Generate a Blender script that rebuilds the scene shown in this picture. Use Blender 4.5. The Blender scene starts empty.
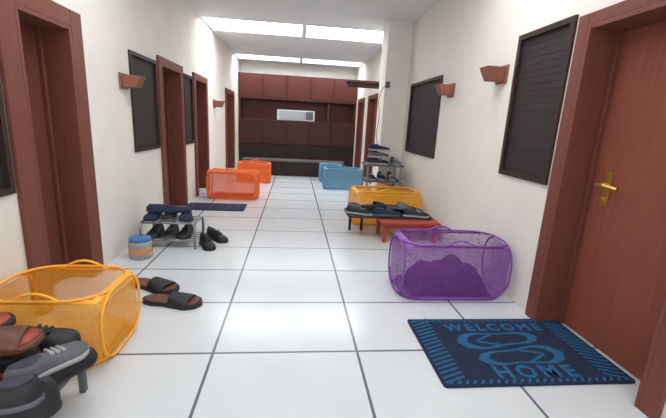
import bpy, math, random
from mathutils import Matrix, Vector
random.seed(4)
S=bpy.context.scene
S.view_settings.view_transform='Standard'

def lin(c):
    c=c/255.0
    return c/12.92 if c<=0.04045 else ((c+0.055)/1.055)**2.4
def rgb(r,g,b): return (lin(r),lin(g),lin(b),1)

def mat(name,col,rough=0.6,noise=0.0,scale=8,metal=0.0,bump=0.0,trans=0.0):
    m=bpy.data.materials.new(name); m.use_nodes=True
    nt=m.node_tree; b=nt.nodes['Principled BSDF']
    b.inputs['Base Color'].default_value=col
    b.inputs['Roughness'].default_value=rough
    b.inputs['Metallic'].default_value=metal
    b.inputs['Transmission Weight'].default_value=trans
    if noise>0 or bump>0:
        tc=nt.nodes.new('ShaderNodeTexCoord'); n=nt.nodes.new('ShaderNodeTexNoise')
        n.inputs['Scale'].default_value=scale; n.inputs['Detail'].default_value=5
        nt.links.new(tc.outputs['Object'],n.inputs['Vector'])
        if noise>0:
            r=nt.nodes.new('ShaderNodeValToRGB')
            r.color_ramp.elements[0].position=0.3; r.color_ramp.elements[1].position=0.7
            r.color_ramp.elements[0].color=tuple(c*(1-noise) for c in col[:3])+(1,)
            r.color_ramp.elements[1].color=tuple(min(1,c*(1+noise)) for c in col[:3])+(1,)
            nt.links.new(n.outputs['Fac'],r.inputs['Fac']); nt.links.new(r.outputs['Color'],b.inputs['Base Color'])
        if bump>0:
            bp=nt.nodes.new('ShaderNodeBump'); bp.inputs['Strength'].default_value=bump; bp.inputs['Distance'].default_value=0.01
            nt.links.new(n.outputs['Fac'],bp.inputs['Height']); nt.links.new(bp.outputs['Normal'],b.inputs['Normal'])
    return m

def wood(name,col,rough=0.5):
    m=bpy.data.materials.new(name); m.use_nodes=True
    nt=m.node_tree; b=nt.nodes['Principled BSDF']; b.inputs['Roughness'].default_value=rough
    b.inputs['Specular IOR Level'].default_value=.3
    tc=nt.nodes.new('ShaderNodeTexCoord'); mp=nt.nodes.new('ShaderNodeMapping'); mp.inputs['Scale'].default_value=(14,14,1.2)
    n=nt.nodes.new('ShaderNodeTexNoise'); n.inputs['Scale'].default_value=2.5; n.inputs['Detail'].default_value=6
    r=nt.nodes.new('ShaderNodeValToRGB'); r.color_ramp.elements[0].position=.3; r.color_ramp.elements[1].position=.75
    r.color_ramp.elements[0].color=tuple(c*.88 for c in col[:3])+(1,)
    r.color_ramp.elements[1].color=tuple(c*1.08 for c in col[:3])+(1,)
    L=nt.links.new
    L(tc.outputs['Object'],mp.inputs['Vector']); L(mp.outputs['Vector'],n.inputs['Vector']); L(n.outputs['Fac'],r.inputs['Fac']); L(r.outputs['Color'],b.inputs['Base Color'])
    return m

def meshfab(name,col,fac=0.62):
    m=bpy.data.materials.new(name); m.use_nodes=True
    nt=m.node_tree; nt.nodes.clear()
    o=nt.nodes.new('ShaderNodeOutputMaterial'); mx=nt.nodes.new('ShaderNodeMixShader'); t=nt.nodes.new('ShaderNodeBsdfTransparent')
    m2=nt.nodes.new('ShaderNodeMixShader'); d=nt.nodes.new('ShaderNodeBsdfDiffuse'); tr=nt.nodes.new('ShaderNodeBsdfTranslucent')
    d.inputs['Color'].default_value=col; tr.inputs['Color'].default_value=col
    tc=nt.nodes.new('ShaderNodeTexCoord'); vo=nt.nodes.new('ShaderNodeTexVoronoi'); vo.inputs['Scale'].default_value=130
    rp=nt.nodes.new('ShaderNodeValToRGB'); rp.color_ramp.elements[0].position=.15; rp.color_ramp.elements[1].position=.6
    rp.color_ramp.elements[0].color=(fac-.10,)*3+(1,); rp.color_ramp.elements[1].color=(fac+.10,)*3+(1,)
    L=nt.links.new
    L(tc.outputs['Object'],vo.inputs['Vector']); L(vo.outputs['Distance'],rp.inputs['Fac']); L(rp.outputs['Color'],mx.inputs[0])
    m2.inputs[0].default_value=.35
    L(d.outputs[0],m2.inputs[1]); L(tr.outputs[0],m2.inputs[2]); L(t.outputs[0],mx.inputs[1]); L(m2.outputs[0],mx.inputs[2]); L(mx.outputs[0],o.inputs['Surface'])
    return m

def emit(name,col,st):
    m=bpy.data.materials.new(name); m.use_nodes=True
    nt=m.node_tree; b=nt.nodes['Principled BSDF']
    b.inputs['Base Color'].default_value=col
    b.inputs['Emission Color'].default_value=col; b.inputs['Emission Strength'].default_value=st
    return m

class MB:
    def __init__(s): s.v=[];s.f=[];s.m=[];s.M=Matrix.Identity(4)
    def add(s,vs,fs,mi=0):
        o=len(s.v); s.v+=[tuple(s.M@Vector(p)) for p in vs]
        s.f+=[tuple(i+o for i in f) for f in fs]; s.m+=[mi]*len(fs)
    def box(s,x0,x1,y0,y1,z0,z1,mi=0):
        x0,x1=sorted((x0,x1)); y0,y1=sorted((y0,y1)); z0,z1=sorted((z0,z1))
        s.add([(x0,y0,z0),(x1,y0,z0),(x1,y1,z0),(x0,y1,z0),(x0,y0,z1),(x1,y0,z1),(x1,y1,z1),(x0,y1,z1)],
              [(0,3,2,1),(4,5,6,7),(0,1,5,4),(1,2,6,5),(2,3,7,6),(3,0,4,7)],mi)
    def loft(s,rings,mi=0,cap=True,closed=True):
        n=len(rings[0]); vs=[p for r in rings for p in r]; fs=[]
        for i in range(len(rings)-1):
            for j in range(n if closed else n-1):
                a=i*n+j;b=i*n+(j+1)%n; fs.append((a,b,b+n,a+n))
        if cap:
            fs.append(tuple(range(n))[::-1]); fs.append(tuple(range((len(rings)-1)*n,len(rings)*n)))
        s.add(vs,fs,mi)
    def prism(s,out,z0,z1,mi=0): s.loft([[(x,y,z0) for x,y in out],[(x,y,z1) for x,y in out]],mi)
    def tube(s,pts,r,mi=0,closed=False,seg=7):
        pts=[Vector(p) for p in pts]; n=len(pts); rings=[]
        up=Vector((0,0,1)); prev=None
        for i in range(n):
            if closed: t=pts[(i+1)%n]-pts[i-1]
            else: t=pts[min(i+1,n-1)]-pts[max(i-1,0)]
            t.normalize()
            if prev is None:
                a=t.cross(up)
                if a.length<.1: a=t.cross(Vector((1,0,0)))
            else: a=prev-t*prev.dot(t)
            a.normalize(); prev=a.copy(); b=t.cross(a)
            rings.append([tuple(pts[i]+a*r*math.cos(q*2*math.pi/seg)+b*r*math.sin(q*2*math.pi/seg)) for q in range(seg)])
        if closed: rings.append(rings[0])
        s.loft(rings,mi,cap=not closed)
    def obj(s,name,mats,smooth=False,bevel=0,parent=None):
        me=bpy.data.meshes.new(name); me.from_pydata(s.v,[],s.f)
        for m in mats: me.materials.append(m)
        for p,mi in zip(me.polygons,s.m): p.material_index=mi; p.use_smooth=smooth
        me.update()
        o=bpy.data.objects.new(name,me); S.collection.objects.link(o)
        if bevel>0:
            b=o.modifiers.new('bev','BEVEL'); b.width=bevel; b.segments=2; b.limit_method='ANGLE'
        if parent: o.parent=parent
        return o

XL,XR=-1.71,1.89; TH=0.30; Y0,Y1=-2.0,12.2; HC=3.08
mwall=mat('wall_plaster',rgb(229,224,215),.8,.03,3,bump=.04)
mceil=mat('ceiling_paint',rgb(224,225,226),.8,.03,2)
mwood=wood('door_wood',rgb(136,76,60)); mframe=wood('frame_wood',rgb(118,68,57))
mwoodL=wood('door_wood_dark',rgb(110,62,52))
mdark=mat('screen_dark',rgb(46,36,36),.7,.15,30); mframed=wood('dark_frame',rgb(58,40,38))
mcab=wood('cabinet_wood',rgb(88,44,38)); mcabd=wood('cabinet_dark',rgb(44,28,27)); mcabl=wood('cabinet_lower',rgb(66,36,32))
mgold=mat('brass',rgb(215,175,95),.35,metal=.9)
mterra=mat('sconce_wood',rgb(140,86,70),.6,.08,14)
mwhite=mat('white_plastic',rgb(205,212,212),.4)
mblack=mat('black_rubber',rgb(24,24,28),.6,.1,20)
mnavy=mat('navy_cloth',rgb(30,38,66),.9,.15,30)
mgrey=mat('grey_canvas',rgb(92,94,100),.8,.1,30)
mmetal=mat('grey_metal',rgb(140,142,146),.4,metal=.7)
mred=mat('red_paint',rgb(165,60,48),.5,.05,10)
mbrown=mat('brown_leather',rgb(96,56,40),.5,.1,20)
mblue=mat('blue_plastic',rgb(60,110,165),.5)
msole=mat('white_sole',rgb(165,165,168),.6)

def floor_mat():
    m=bpy.data.materials.new('floor_tiles'); m.use_nodes=True
    nt=m.node_tree;b=nt.nodes['Principled BSDF'];L=nt.links.new
    tc=nt.nodes.new('ShaderNodeTexCoord');mp=nt.nodes.new('ShaderNodeMapping');mp.inputs['Location'].default_value=(.457,.55,0)
    br=nt.nodes.new('ShaderNodeTexBrick');br.offset=0;br.squash=1
    br.inputs['Scale'].default_value=1;br.inputs['Brick Width'].default_value=.888;br.inputs['Row Height'].default_value=.65
    br.inputs['Mortar Size'].default_value=.0095;br.inputs['Mortar Smooth'].default_value=.3
    br.inputs['Color1'].default_value=rgb(214,218,220);br.inputs['Color2'].default_value=rgb(207,212,215);br.inputs['Mortar'].default_value=rgb(98,105,108)
    n=nt.nodes.new('ShaderNodeTexNoise');n.inputs['Scale'].default_value=3
    mx=nt.nodes.new('ShaderNodeMixRGB');mx.blend_type='MULTIPLY';mx.inputs[0].default_value=.1
    L(tc.outputs['Object'],mp.inputs['Vector']);L(mp.outputs['Vector'],br.inputs['Vector']);L(tc.outputs['Object'],n.inputs['Vector'])
    L(br.outputs['Color'],mx.inputs[1]);L(n.outputs['Fac'],mx.inputs[2]);L(mx.outputs[0],b.inputs['Base Color'])
    b.inputs['Roughness'].default_value=.2
    return m
f=MB(); f.box(XL-TH,XR+TH,Y0,Y1+.2,-.12,0); f.obj('floor',[floor_mat()])

sky=[(-1.6,-.7),(2.4,3.5),(7.25,8.2),(10.9,11.6)]  # first two are out of view, added to light the near corridor
c=MB(); y=Y0
for a,b in sky:
    c.box(XL-TH,XR+TH,y,a,HC,HC+.12); y=b
    c.box(XL-TH,XL+.05,a,b,HC,HC+.12); c.box(XR-.05,XR+TH,a,b,HC,HC+.12); c.box(.09,.17,a,b,HC,HC+.12)
c.box(XL-TH,XR+TH,y,Y1+.2,HC,HC+.12)
c.obj('ceiling',[mceil])
mskyn=emit('skylight_glass_shaded',(.95,.97,1,1),5.5); mskyf=emit('skylight_glass',(.94,.97,1,1),9.5)  # weaker glow is for the added, unseen panels; stronger for the visible skylights
for i,(a,b) in enumerate(sky):
    w=MB(); w.box(XL+.0,XR-.0,a-.05,b+.05,HC+.121,HC+.14)
    w.obj('window_skylight_%d'%(i+1),[mskyn if i<2 else mskyf])  # near pair are added fill panels, far pair the visible skylights

def wall(name,s,wx,ops):
    w=MB(); x0=wx; x1=wx+s*TH; y=Y0
    for (a,b,z0,z1) in sorted(ops):
        w.box(x0,x1,y,a,0,HC); y=b
        if z0>0: w.box(x0,x1,a,b,0,z0)
        w.box(x0,x1,a,b,z1,HC)
    w.box(x0,x1,y,Y1,0,HC)
    w.obj(name,[mwall])
Ldoors=[(2.60,3.18,2.0),(5.12,5.95,2.02),(6.75,7.55,2.02),(9.7,10.8,2.02)]
Lwins=[(1.45,2.42,.88,1.92),(4.22,4.98,.98,2.02),(6.12,6.62,.95,2.02)]
Rdoors=[(1.5,2.42,2.1),(8.85,9.75,2.05),(10.5,11.3,2.05)]
Rwins=[(2.56,3.22,1.03,2.2),(4.88,6.2,1.0,2.08)]
wall('wall_left',-1,XL,[(a,b,0,z) for a,b,z in Ldoors]+Lwins)
wall('wall_right',1,XR,[(a,b,0,z) for a,b,z in Rdoors]+Rwins)
w=MB(); w.box(XL-TH,XR+TH,Y1,Y1+.2,0,HC); w.obj('wall_back',[mwall])
w=MB(); w.box(1.48,XR,6.4,6.85,0,HC); w.obj('wall_pillar',[mwall],bevel=.01)

dn=[0]
def door(s,wx,y0,y1,zt,cw=.1,rec=.19,handle=None):
    dn[0]+=1; e=MB()
    p=wx-s*.03
    e.box(p,wx+s*.0,y0-cw,y0,0,zt+cw*.8,1); e.box(p,wx,y1,y1+cw,0,zt+cw*.8,1); e.box(p,wx,y0,y1,zt,zt+cw*.8,1)
    t=.03
    e.box(p,wx+s*(rec+.05),y0,y0+t,0,zt,1); e.box(p,wx+s*(rec+.05),y1-t,y1,0,zt,1); e.box(p,wx+s*(rec+.05),y0+t,y1-t,zt-t,zt,1)
    e.box(wx+s*(rec-.03),wx+s*rec,y0+t,y0+t+.03,0,zt-t,1); e.box(wx+s*(rec-.03),wx+s*rec,y1-t-.03,y1-t,0,zt-t,1)
    e.box(wx+s*rec,wx+s*(rec+.045),y0+t,y1-t,.008,zt-t,0)
    e.box(wx+s*(rec+.1),wx+s*(rec+.11),y0,y1,0,zt,1)
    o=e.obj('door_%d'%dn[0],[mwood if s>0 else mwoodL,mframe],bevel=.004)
    if handle:
        hy,hz,dr=handle; g=MB(); x=wx+s*rec
        g.box(x-s*.008,x,hy-.028,hy+.028,hz-.14,hz+.09)
        g.tube([(x-s*.008,hy,hz),(x-s*.075,hy,hz)],.016)
        g.tube([(x-s*.07,hy-dr*.012,hz),(x-s*.078,hy+dr*.05,hz+.006),(x-s*.07,hy+dr*.12,hz-.002),(x-s*.066,hy+dr*.15,hz-.006)],.015)
        g.tube([(x-s*.008,hy,hz-.095),(x-s*.025,hy,hz-.095)],.014)
        g.obj('handle',[mgold],smooth=False,bevel=.003,parent=o)
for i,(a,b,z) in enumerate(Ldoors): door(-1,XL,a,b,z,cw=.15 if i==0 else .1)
for i,(a,b,z) in enumerate(Rdoors): door(1,XR,a,b,z,cw=.09,handle=(b-.18,1.09,-1))
wn=[0]
def window(s,wx,y0,y1,z0,z1):
    wn[0]+=1; e=MB(); t=.04; p=wx-s*.02; q=wx+s*.08
    e.box(p,q,y0,y0+t,z0,z1,1);e.box(p,q,y1-t,y1,z0,z1,1);e.box(p,q,y0+t,y1-t,z0,z0+t,1);e.box(p,q,y0+t,y1-t,z1-t,z1,1)
    e.box(wx+s*.012,wx+s*.04,y0+t,y1-t,z0+t,z1-t,0)
    n=int((z1-z0-2*t)/.05)
    for k in range(1,n):
        z=z0+t+k*(z1-z0-2*t)/n
        e.box(wx+s*.009,wx+s*.012,y0+t,y1-t,z-.006,z+.006,0)
    e.obj('window_%d'%wn[0],[mdark,mframed])
for w_ in Lwins: window(-1,XL,*w_)
for w_ in Rwins: window(1,XR,*w_)

def sconce(s,wx,y,z,p=.22,h=.13,wd=.16):
    e=MB(); x=wx-s*.001
    e.box(x,x-s*.02,y-wd/2-.01,y+wd/2+.01,z-.02,z+h+.02)
    def ring(pp,ww,zz,i=0):
        return [(x-s*(.02+i),y-ww/2+i,zz),(x-s*pp+s*i,y-ww/2+i,zz),(x-s*pp+s*i,y+ww/2-i,zz),(x-s*(.02+i),y+ww/2-i,zz)]
    e.loft([ring(p*.75,wd*.7,z),ring(p,wd,z+h),ring(p,wd,z+h,.012),ring(p*.75,wd*.7,z+.015,.012)],0)
    e.obj('wall_sconce',[mterra],bevel=.004)
sconce(-1,XL,4.05,1.64,p=.2,h=.11); sconce(-1,XL,8.3,1.6)
sconce(1,XR,3.42,1.85,p=.2,h=.12); sconce(1,XR,4.55,1.80,p=.2,h=.12)

e=MB(); e.box(1.1,XR-.002,8.3,8.65,2.28,2.33); e.box(1.15,XR-.002,8.36,8.40,2.20,2.28); e.box(1.15,XR-.002,8.55,8.59,2.20,2.28); e.obj('wall_shelf',[mcabl],bevel=.005)
e=MB(); pts=[]
for i in range(30):
    t=i/29; pts.append((1.47-.08*math.sin(t*math.pi)-.03*math.sin(t*9),6.385-.02*math.sin(t*5),2.05-1.0*t))
pts[0]=(1.49,6.39,2.05)
e.tube(pts,.006); e.box(1.49,1.56,6.37,6.399,2.02,2.12); e.obj('hanging_cable',[mgrey])

# end cabinetry
e=MB(); yb=Y1-.002; yf=11.75
e.box(XL+.01,XR-.01,yf+.03,yb,1.98,2.72,1)
n=5; wd=(XR-XL-.04)/n
for k in range(n):
    x=XL+.02+k*wd; e.box(x+.01,x+wd-.01,yf,yf+.03,2.0,2.70,0)
    e.box(x+.08,x+wd-.08,yf-.01,yf,2.07,2.63,0)
e.box(XL+.01,XR-.01,yf+.02,yb,1.36,1.41,0)
e.box(XL+.01,XR-.01,12.1,yb,1.41,1.98,0)
for x in (XL+.01,XR-.06,1.0): e.box(x,x+.05,yf+.03,12.1,1.41,1.98,0)
e.box(XL+.01,XR-.01,yf+.03,yb,0,1.36,1)
for k in range(n):
    x=XL+.02+k*wd; e.box(x+.01,x+wd-.01,yf,yf+.03,.68,1.34,2); e.box(x+.01,x+wd-.01,yf,yf+.03,.08,.64,1)
e.obj('built_in_cabinet',[mcab,mcabd,mcabl],bevel=.004)
e=MB(); e.box(-.55,.6,11.78,12.06,1.413,1.72,0); e.box(-.48,.25,11.77,11.78,1.45,1.69,1); e.box(.32,.55,11.77,11.78,1.45,1.69,2); e.box(.27,.29,11.755,11.78,1.46,1.68,2); e.obj('microwave_oven',[mwhite,mat('oven_glass',rgb(165,170,172),.2),mgrey],bevel=.008)
e=MB(); e.box(-1.3,1.3,9.55,10.0,.37,.41,1); e.box(-1.28,1.28,9.62,9.95,.0,.05,0)
for x in (-1.28,-.45,.4,1.22): e.box(x,x+.06,9.58,9.96,.05,.37,0)
e.box(-1.22,1.22,9.6,9.63,.05,.37,0)
e.obj('low_bench',[mcabd,mat('bench_top',rgb(90,84,80),.5)])

def rrect(cx,cy,hx,hy,r,n=6):
    out=[]
    for qx,qy,a0 in ((1,1,0),(-1,1,90),(-1,-1,180),(1,-1,270)):
        for i in range(n+1):
            a=math.radians(a0+90*i/n); out.append((cx+qx*(hx-r)+r*math.cos(a),cy+qy*(hy-r)+r*math.sin(a)))
    return out
def hamper(x0,x1,y0,y1,h,fab,trim,openf='+z',rot=0,inner=None,rr=.28,ik=.9,hand=True):
    hx,hy,hz=(x1-x0)/2,(y1-y0)/2,h/2; e=MB()
    e.M=Matrix.Translation(((x0+x1)/2,(y0+y1)/2,hz+.001))@Matrix.Rotation(rot,4,'Z')
    r=min(hx,hy,hz)*rr; N=14
    dims=(hx,hy,hz)
    for ax in range(3):
        for sg in (-1,1):
            nm=('+' if sg>0 else '-')+'xyz'[ax]
            u,v=(ax+1)%3,(ax+2)%3; vs=[]
            for i in range(N+1):
                for j in range(N+1):
                    p=[0,0,0]; p[ax]=sg*dims[ax]; p[u]=dims[u]*(-1+2*i/N); p[v]=dims[v]*(-1+2*j/N)
                    inn=[max(-(dims[k]-r),min(dims[k]-r,p[k])) for k in range(3)]
                    d=Vector([p[k]-inn[k] for k in range(3)])
                    if d.length>0: d.normalize()
                    q=[inn[k]+d[k]*r for k in range(3)]
                    q[ax]-=sg*.025*math.sin(i/N*math.pi)*math.sin(j/N*math.pi)*(1 if nm!='-z' else .2)
                    vs.append(tuple(q))
            for i in range(N):
                for j in range(N):
                    if nm==openf and 0<i<N-1 and 0<j<N-1: continue
                    k=i*(N+1)+j; fc=(k,k+N+1,k+N+2,k+1)
                    if sg<0: fc=fc[::-1]
                    e.add([vs[q] for q in fc],[(0,1,2,3)],1 if nm==openf else 0)
    wr=.0085
    for ax in range(3):
        for sg in (-1,1):
            u,v=(ax+1)%3,(ax+2)%3
            pts=[]
            for a,b in rrect(0,0,dims[u]-.012,dims[v]-.012,min(dims[u],dims[v])*.75):
                p=[0,0,0]; p[ax]=sg*(dims[ax]-.010); p[u]=a; p[v]=b
                if ax==0 or (('+' if sg>0 else '-')+'xyz'[ax])==openf or ax==2 and sg<0: pts.append(tuple(p))
            if pts: e.tube(pts,wr,1,closed=True)
    if openf[1]=='z' and hand:
        for sy in (-1,1):
            e.tube([(-.13+.26*t,sy*(hy-.02),hz-.02+ .05*math.sin(math.pi*t)) for t in [i/10 for i in range(11)]],.008,1)
    for sy in (-1,1):
        for sz in (-1,1):
            e.tube([(-hx+r,sy*(hy-r*.29),sz*(hz-r*.29)),(hx-r,sy*(hy-r*.29),sz*(hz-r*.29))],.007,1)
    if inner:
        gv=[];gf=[];n=12
        for i in range(n+1):
            for j in range(n+1):
                a=i/n*2-1;b=j/n*2-1
                z=max(0,(1-a*a)*(1-b*b))**.35*hz*ik*(1+.2*math.sin(7*a+3*b)+.15*math.sin(9*b))*.8
                gv.append((a*hx*.75,b*hy*.7,-hz+.018+z))
        for i in range(n):
            for j in range(n): k=i*(n+1)+j; gf.append((k,k+n+1,k+n+2,k+1))
        e.add(gv,gf,2)
    return e.obj('laundry_hamper',[fab,trim]+([inner] if inner else []),smooth=True)
fyel=meshfab('yellow_orange_mesh',rgb(252,182,55),.55); tyel=mat('yellow_orange_trim',rgb(250,172,48),.5)
forr=meshfab('red_orange_mesh',rgb(242,125,70),.75); torr=mat('red_orange_trim',rgb(242,118,60),.5)
fpur=meshfab('purple_mesh',rgb(150,88,176),.48); tpur=mat('purple_trim',rgb(128,66,158),.5)
fblu=meshfab('blue_mesh',rgb(120,165,190),.7); tblu=mat('blue_trim',rgb(105,150,185),.5)
hamper(-1.66,-1.0,1.90,2.42,.42,fyel,tyel,'+z',inner=mat('orange_cloth',rgb(215,170,120),.9),rr=.4)
hamper(.9,1.84,2.72,3.2,.49,fpur,tpur,'+z',inner=mat('purple_cloth',rgb(60,36,72),.9),ik=1.2,rr=.35)
hamper(.84,1.82,5.0,5.5,.5,fyel,tyel,'+z')
hamper(-1.5,-.62,6.5,7.0,.49,forr,torr,'-y')
hamper(-1.25,-.52,8.3,8.8,.45,forr,torr,'+z')
hamper(.64,1.48,7.8,8.25,.46,fblu,tblu,'+z')
hamper(.62,1.15,8.75,9.15,.45,fblu,tblu,'-y')

def interp(tab,t):
    for (a,va),(b,vb) in zip(tab,tab[1:]):
        if t<=b: 
            k=(t-a)/(b-a); k=k*k*(3-2*k)*.5+k*.5; return va+(vb-va)*k
    return tab[-1][1]
WT=[(0,.12),(.04,.5),(.2,.72),(.4,.68),(.6,.85),(.78,1),(.92,.75),(.98,.4),(1,.12)]
def outline(L,W,k=1.0,n=16):
    ts=[i/n for i in range(n+1)]
    r=[((t-.5)*L*k,W/2*k*interp(WT,t)) for t in ts]; l=[(x,-y) for x,y in r[::-1]]
    return (r+l)[::-1]
def shoe(e,x,y,z,ang,L=.36,W=.14,H=.1,up=0,so=1,dk=2,tilt=0):
    old=e.M.copy()
    e.M=old@Matrix.Translation((x,y,z))@Matrix.Rotation(math.radians(ang),4,'Z')@Matrix.Rotation(math.radians(tilt),4,'X')
    e.prism(outline(L,W),0,.022,so)
    HT=[(0,.55),(.06,.95),(.2,.9),(.4,.85),(.6,.62),(.8,.42),(.95,.3),(1,.12)]
    rings=[]
    for i in range(15):
        t=.01+.98*i/14; w=W/2*interp(WT,t)*.95; h=H*interp(HT,t)
        rings.append([((t-.5)*L,w*math.cos(a*math.pi/10),.02+h*math.sin(a*math.pi/10)**.7) for a in range(11)])
    e.loft(rings,up,cap=True,closed=False)
    vs=[];fs=[]
    for i in range(9):
        t=.07+.34*i/8; w=W/2*interp(WT,t)*.62*math.sin(math.pi*(.06+.88*i/8))**.5; h=H*interp(HT,t)
        for j in range(5):
            q=-1+j/2; vs.append(((t-.5)*L,w*q,.026+h*(1-.22*q*q*(w/(W*.25)))+ .001))
    for i in range(8):
        for j in range(4): k=i*5+j; fs.append((k,k+5,k+6,k+1))
    e.add(vs,fs,dk)
    for k in range(3):
        t=.5+k*.07; h=H*interp(HT,t)+.024; e.box((t-.5)*L,(t-.5)*L+.012,-W*.2,W*.2,h-.012,h+.001,so)
    e.M=old
def slide(e,x,y,z,ang,L=.4,W=.17,so=0,st=1,tilt=0):
    old=e.M.copy(); e.M=old@Matrix.Translation((x,y,z))@Matrix.Rotation(math.radians(ang),4,'Z')@Matrix.Rotation(math.radians(tilt),4,'X')
    e.prism(outline(L,W),0,.028,so); e.prism(outline(L,W,.9),.028,.034,st)
    rings=[]
    for i in range(7):
        t=.5+.32*i/6; w=W/2*interp(WT,t)*1.02; h=.075-.03*i/6
        outer=[((t-.5)*L,w*math.cos(a*math.pi/12),.015+h*math.sin(a*math.pi/12)**.8) for a in range(13)]
        inn=[((t-.5)*L,w*.93*math.cos(a*math.pi/12),.013+(h-.008)*math.sin(a*math.pi/12)**.8) for a in range(12,-1,-1)]
        rings.append(outer+inn)
    e.loft(rings,so)
    e.M=old
shm=[mblack,msole,mat('shoe_inside',rgb(60,62,70),.9),mnavy,mgrey,mbrown,mred]
e=MB(); slide(e,-1.12,2.96,0.001,-24,L=.46,W=.20); slide(e,-.89,2.69,.001,-10,L=.46,W=.20); e.obj('sandal_pair',[mblack,mbrown],smooth=False)

# left mid shoe rack
e=MB()
def rackframe(e,x0,x1,y0,y1,zs,r=.014,mi=0):
    for x in (x0,x1):
        e.tube([(x,y0,.002)]+[(x,y0,zs[-1]-.06)]+[(x,y0+.02,zs[-1]-.02),(x,y0+.06,zs[-1])]+[(x,y1-.06,zs[-1]),(x,y1-.02,zs[-1]-.02),(x,y1,zs[-1]-.06),(x,y1,.002)],r,mi)
    for z in zs:
        for k in range(5):
            y=y0+.03+(y1-y0-.06)*k/4; e.tube([(x0,y,z-.004),(x1,y,z-.004)],r*.6,mi)
rackframe(e,-1.58,-1.03,3.9,4.28,[.09,.28])
e.obj('shoe_rack',[mmetal],smooth=True)
e=MB()
for i,x in enumerate((-1.5,-1.33,-1.16)): shoe(e,x,4.09,.30,-88+i*5,up=[3,0,3][i],so=[3,4,0][i],W=.16,L=.36,H=.08)
shoe(e,-1.34,4.07,.375,8,up=3,so=3,L=.44,W=.16,H=.06)
for i,x in enumerate((-1.49,-1.33,-1.17)): shoe(e,x,4.09,.10,-90,up=0,so=[0,4,0][i],W=.16,L=.34,H=.09)
e.obj('shoes_on_rack',shm,smooth=True)
e=MB(); shoe(e,-.93,4.0,.001,-60,up=0,so=0,H=.12,L=.34); shoe(e,-.87,4.24,.001,-40,up=0,so=0,H=.12,L=.34); e.obj('black_sneaker_pair',shm,smooth=True)
# jar
e=MB()
def circ(r,z): return [(r*math.cos(a*math.pi/12),r*math.sin(a*math.pi/12),z) for a in range(24)]
e.loft([circ(r,z) for r,z in [(.1,0),(.108,.01),(.108,.15),(.1,.17)]],0)
e.loft([circ(r,z) for r,z in [(.109,.05),(.110,.055),(.110,.10),(.109,.105)]],1,cap=False)
e.loft([circ(r,z) for r,z in [(.098,.17),(.100,.175),(.100,.20),(.094,.205)]],2)
o=e.obj('plastic_jar',[mat('jar_plastic',rgb(205,205,198),.1,trans=.5),mat('jar_label',rgb(205,140,95),.5),mblue],smooth=True); o.location=(-1.49,3.66,.001)

# right red stool with shoes
e=MB()
e.box(1.08,1.82,4.22,4.68,.235,.265,0)
for x in (1.11,1.74):
    for y in (4.25,4.60): e.box(x,x+.05,y,y+.05,0,.235,0)
e.box(1.13,1.77,4.26,4.28,.17,.235,0); e.box(1.13,1.77,4.62,4.64,.17,.235,0); e.box(1.12,1.14,4.28,4.62,.17,.235,0);e.box(1.76,1.78,4.28,4.62,.17,.235,0)
e.obj('red_stool',[mred],bevel=.006)
e=MB(); e.prism(rrect(1.24,4.64,.55,.25,.08,4),.268,.285,0)
for x in (.76,.92):
    e.box(x,x+.03,4.76,4.80,.0,.268,0)
shoe(e,.86,4.55,.287,-20,up=0,so=1,L=.36,H=.08); shoe(e,.9,4.74,.287,-10,up=4,so=1,L=.36,H=.08)
shoe(e,1.2,4.5,.287,5,up=3,so=4,L=.38,H=.08); shoe(e,1.22,4.72,.287,0,up=0,so=0,L=.38,H=.08)
shoe(e,1.58,4.48,.287,-8,up=0,L=.34,H=.08); shoe(e,1.56,4.7,.287,6,up=3,so=0,L=.38,H=.08)
slide(e,1.05,4.6,.362,12,L=.38,W=.15,so=0,st=3); slide(e,1.36,4.6,.362,-10,so=4,st=0,L=.38,W=.15)
e.obj('shoe_tray',shm,smooth=False)

# rack at pillar
e=MB()
for x in (1.17,1.72):
    for y in (5.84,6.22): e.box(x,x+.03,y,y+.03,0,.76,1)
for z in (.22,.50,.76): e.box(1.15,1.77,5.82,6.27,z,z+.025,0)
e.obj('shelf_stand',[mgrey,mmetal],bevel=.004)
e=MB()
for k in range(3):
    z=.786+k*.11
    shoe(e,1.36,5.93,z,4*k,up=[0,4,3][k],L=.36,H=.08); shoe(e,1.40,6.10,z,-5*k,up=[3,0,0][k],L=.36,H=.08)
shoe(e,1.66,6.0,.786,-80,up=4,L=.34)
for k in range(3): shoe(e,1.28+k*.17,6.03,.526,-90,up=[0,3,4][k],L=.34)
for k in range(3): shoe(e,1.28+k*.17,6.03,.246,-90,up=[4,3,6][k],L=.34)
e.obj('shoes_on_stand',shm,smooth=True)

# near left low table with shoe heap
e=MB(); e.box(-1.68,-1.0,1.22,1.78,.18,.205,0)
for x in (-1.66,-1.05):
    for y in (1.24,1.73): e.box(x,x+.03,y,y+.03,0,.18,0)
e.obj('low_shoe_table',[mgrey],bevel=.004)
e=MB()
B=.208
shoe(e,-1.04,1.60,B,70,up=0,so=0,W=.17,L=.34,H=.12); shoe(e,-1.22,1.60,B,80,up=0,so=0,W=.17,L=.34,H=.12)
shoe(e,-1.40,1.60,B,84,up=4,so=1,W=.16,L=.34,H=.12); shoe(e,-1.57,1.60,B,88,up=0,so=0,W=.16,L=.34,H=.12)
shoe(e,-1.08,1.34,B,200,up=0,so=0,W=.18,L=.34,H=.13); shoe(e,-1.40,1.33,B,190,up=0,so=1,W=.16,L=.34,H=.12)
C=.315
shoe(e,-1.03,1.52,C-.01,62,up=4,so=1,W=.15,L=.33,H=.07); shoe(e,-1.16,1.66,C,12,up=0,so=0,W=.15,L=.34,H=.10)
shoe(e,-1.20,1.48,C,75,up=0,so=6,W=.15,L=.33,H=.09); shoe(e,-1.36,1.5,C,80,up=0,so=0,W=.15,L=.33,H=.09)
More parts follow.
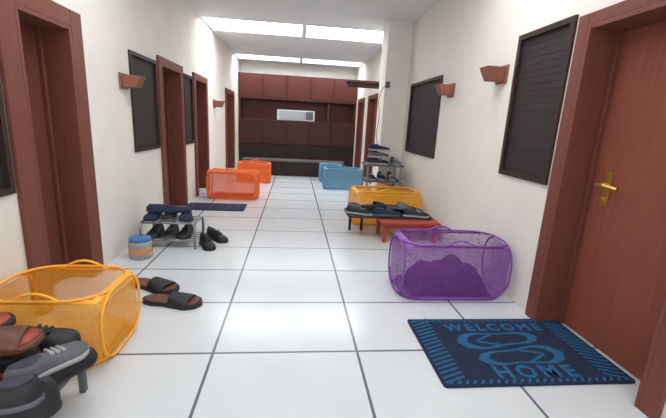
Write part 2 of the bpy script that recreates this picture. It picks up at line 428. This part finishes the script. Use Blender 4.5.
shoe(e,-1.10,1.30,C-.02,195,up=0,so=4,W=.16,L=.33,H=.09)
shoe(e,-1.52,1.62,C,85,up=0,so=1,W=.15,L=.33,H=.1); shoe(e,-1.42,1.36,C,190,up=4,so=0,W=.15,L=.33,H=.08)
slide(e,-1.22,1.50,C+.10,18,L=.34,W=.18,so=5,st=6); slide(e,-1.42,1.62,C+.10,30,L=.34,W=.18,so=0,st=6)
e.obj('shoe_heap',shm,smooth=True)

# doormats
mt=mat('mat_navy',rgb(18,32,60),.95,.2,60,bump=.4); mt2=mat('mat_teal',rgb(24,88,128),.95,.15,60)
cx,cy=1.455,2.055
e=MB(); e.prism(rrect(cx,cy,.59,.36,.02,3),.001,.012,0)
def strip(x0,y0,x1,y1,w=.012,mi=1,z=.0125):
    d=Vector((x1-x0,y1-y0)).normalized(); n=Vector((-d.y,d.x))*w/2
    e.prism([(x0-n.x,y0-n.y),(x1-n.x,y1-n.y),(x1+n.x,y1+n.y),(x0+n.x,y0+n.y)],.0115,z+.002,mi)
for sx in (-1,1):
    for k in range(17):
        y=cy-.33+k*.04
        strip(cx+sx*.57,y,cx+sx*.44,y+.05,w=.014)
for k in range(24):
    x=cx-.55+k*.047
    for sy in (-1,1): strip(x,cy+sy*.345,x+.025,cy+sy*.315,w=.014)
def sole2(k1,k2,M,mi,z,L=.60,W=.20):
    o1=[M@Vector((x,y,0)) for x,y in outline(L,W,k1)]; o2=[M@Vector((x,y,0)) for x,y in outline(L,W,k2)]
    n=len(o1); vs=[(p.x,p.y,z) for p in o1]+[(p.x,p.y,z) for p in o2]
    e.add(vs,[(i,(i+1)%n,n+(i+1)%n,n+i) for i in range(n)],mi)
for (ox,oy,an) in ((-.03,.085,186),(.03,-.10,6)):
    M=Matrix.Translation((cx+ox,cy+oy,0))@Matrix.Rotation(math.radians(an),4,'Z')
    sole2(1,.76,M,1,.0145)
    for sg in (-1,1):
        a=M@Vector((.17,0,0)); b=M@Vector((.02,sg*.06,0)); strip(a.x,a.y,b.x,b.y,w=.018)
dm=e.obj('doormat',[mt,mt2])
for txt,y,sz in (('WELCOME',cy+.20,.12),('HOME',cy-.30,.15)):
    cu=bpy.data.curves.new('lettering','FONT'); cu.body=txt; cu.size=sz; cu.align_x='CENTER'; cu.extrude=.001; cu.space_character=1.4; cu.offset=.005
    cu.materials.append(mt2); t=bpy.data.objects.new('lettering',cu); S.collection.objects.link(t); t.location=(cx+.02,y,.0135); t.parent=dm
e=MB(); e.prism(rrect(-1.21,5.9,.46,.24,.02,3),.001,.012,0)
for k in range(6): e.box(-1.6+k*.14,-1.55+k*.14,5.70,6.10,.0115,.014,1)
e.obj('doormat',[mat('mat_dark',rgb(36,34,62),.95,.2,40),mat('mat_dark_stripe',rgb(46,43,74),.95)])

# ---------- light
W=bpy.data.worlds.new('World'); S.world=W; W.use_nodes=True
W.node_tree.nodes['Background'].inputs['Color'].default_value=(.97,.97,1,1); W.node_tree.nodes['Background'].inputs['Strength'].default_value=1.8

# ---------- camera
d1=Vector((-38,-88,370)).normalized(); d2=Vector((-85,1592,370)); d2=(d2-d1*d2.dot(d1)).normalized(); d3=d2.cross(d1)
right=Vector((d3.x,d1.x,-d2.x)); down=Vector((d3.y,d1.y,-d2.y)); fw=Vector((d3.z,d1.z,-d2.z))
M=Matrix.Identity(4)
for i in range(3): M[i][0]=right[i]; M[i][1]=-down[i]; M[i][2]=-fw[i]
M[2][3]=1.4
cam=bpy.data.cameras.new('camera'); co=bpy.data.objects.new('camera',cam); S.collection.objects.link(co); co.matrix_world=M
cam.sensor_width=36; cam.lens=20; cam.clip_start=.05; S.camera=co
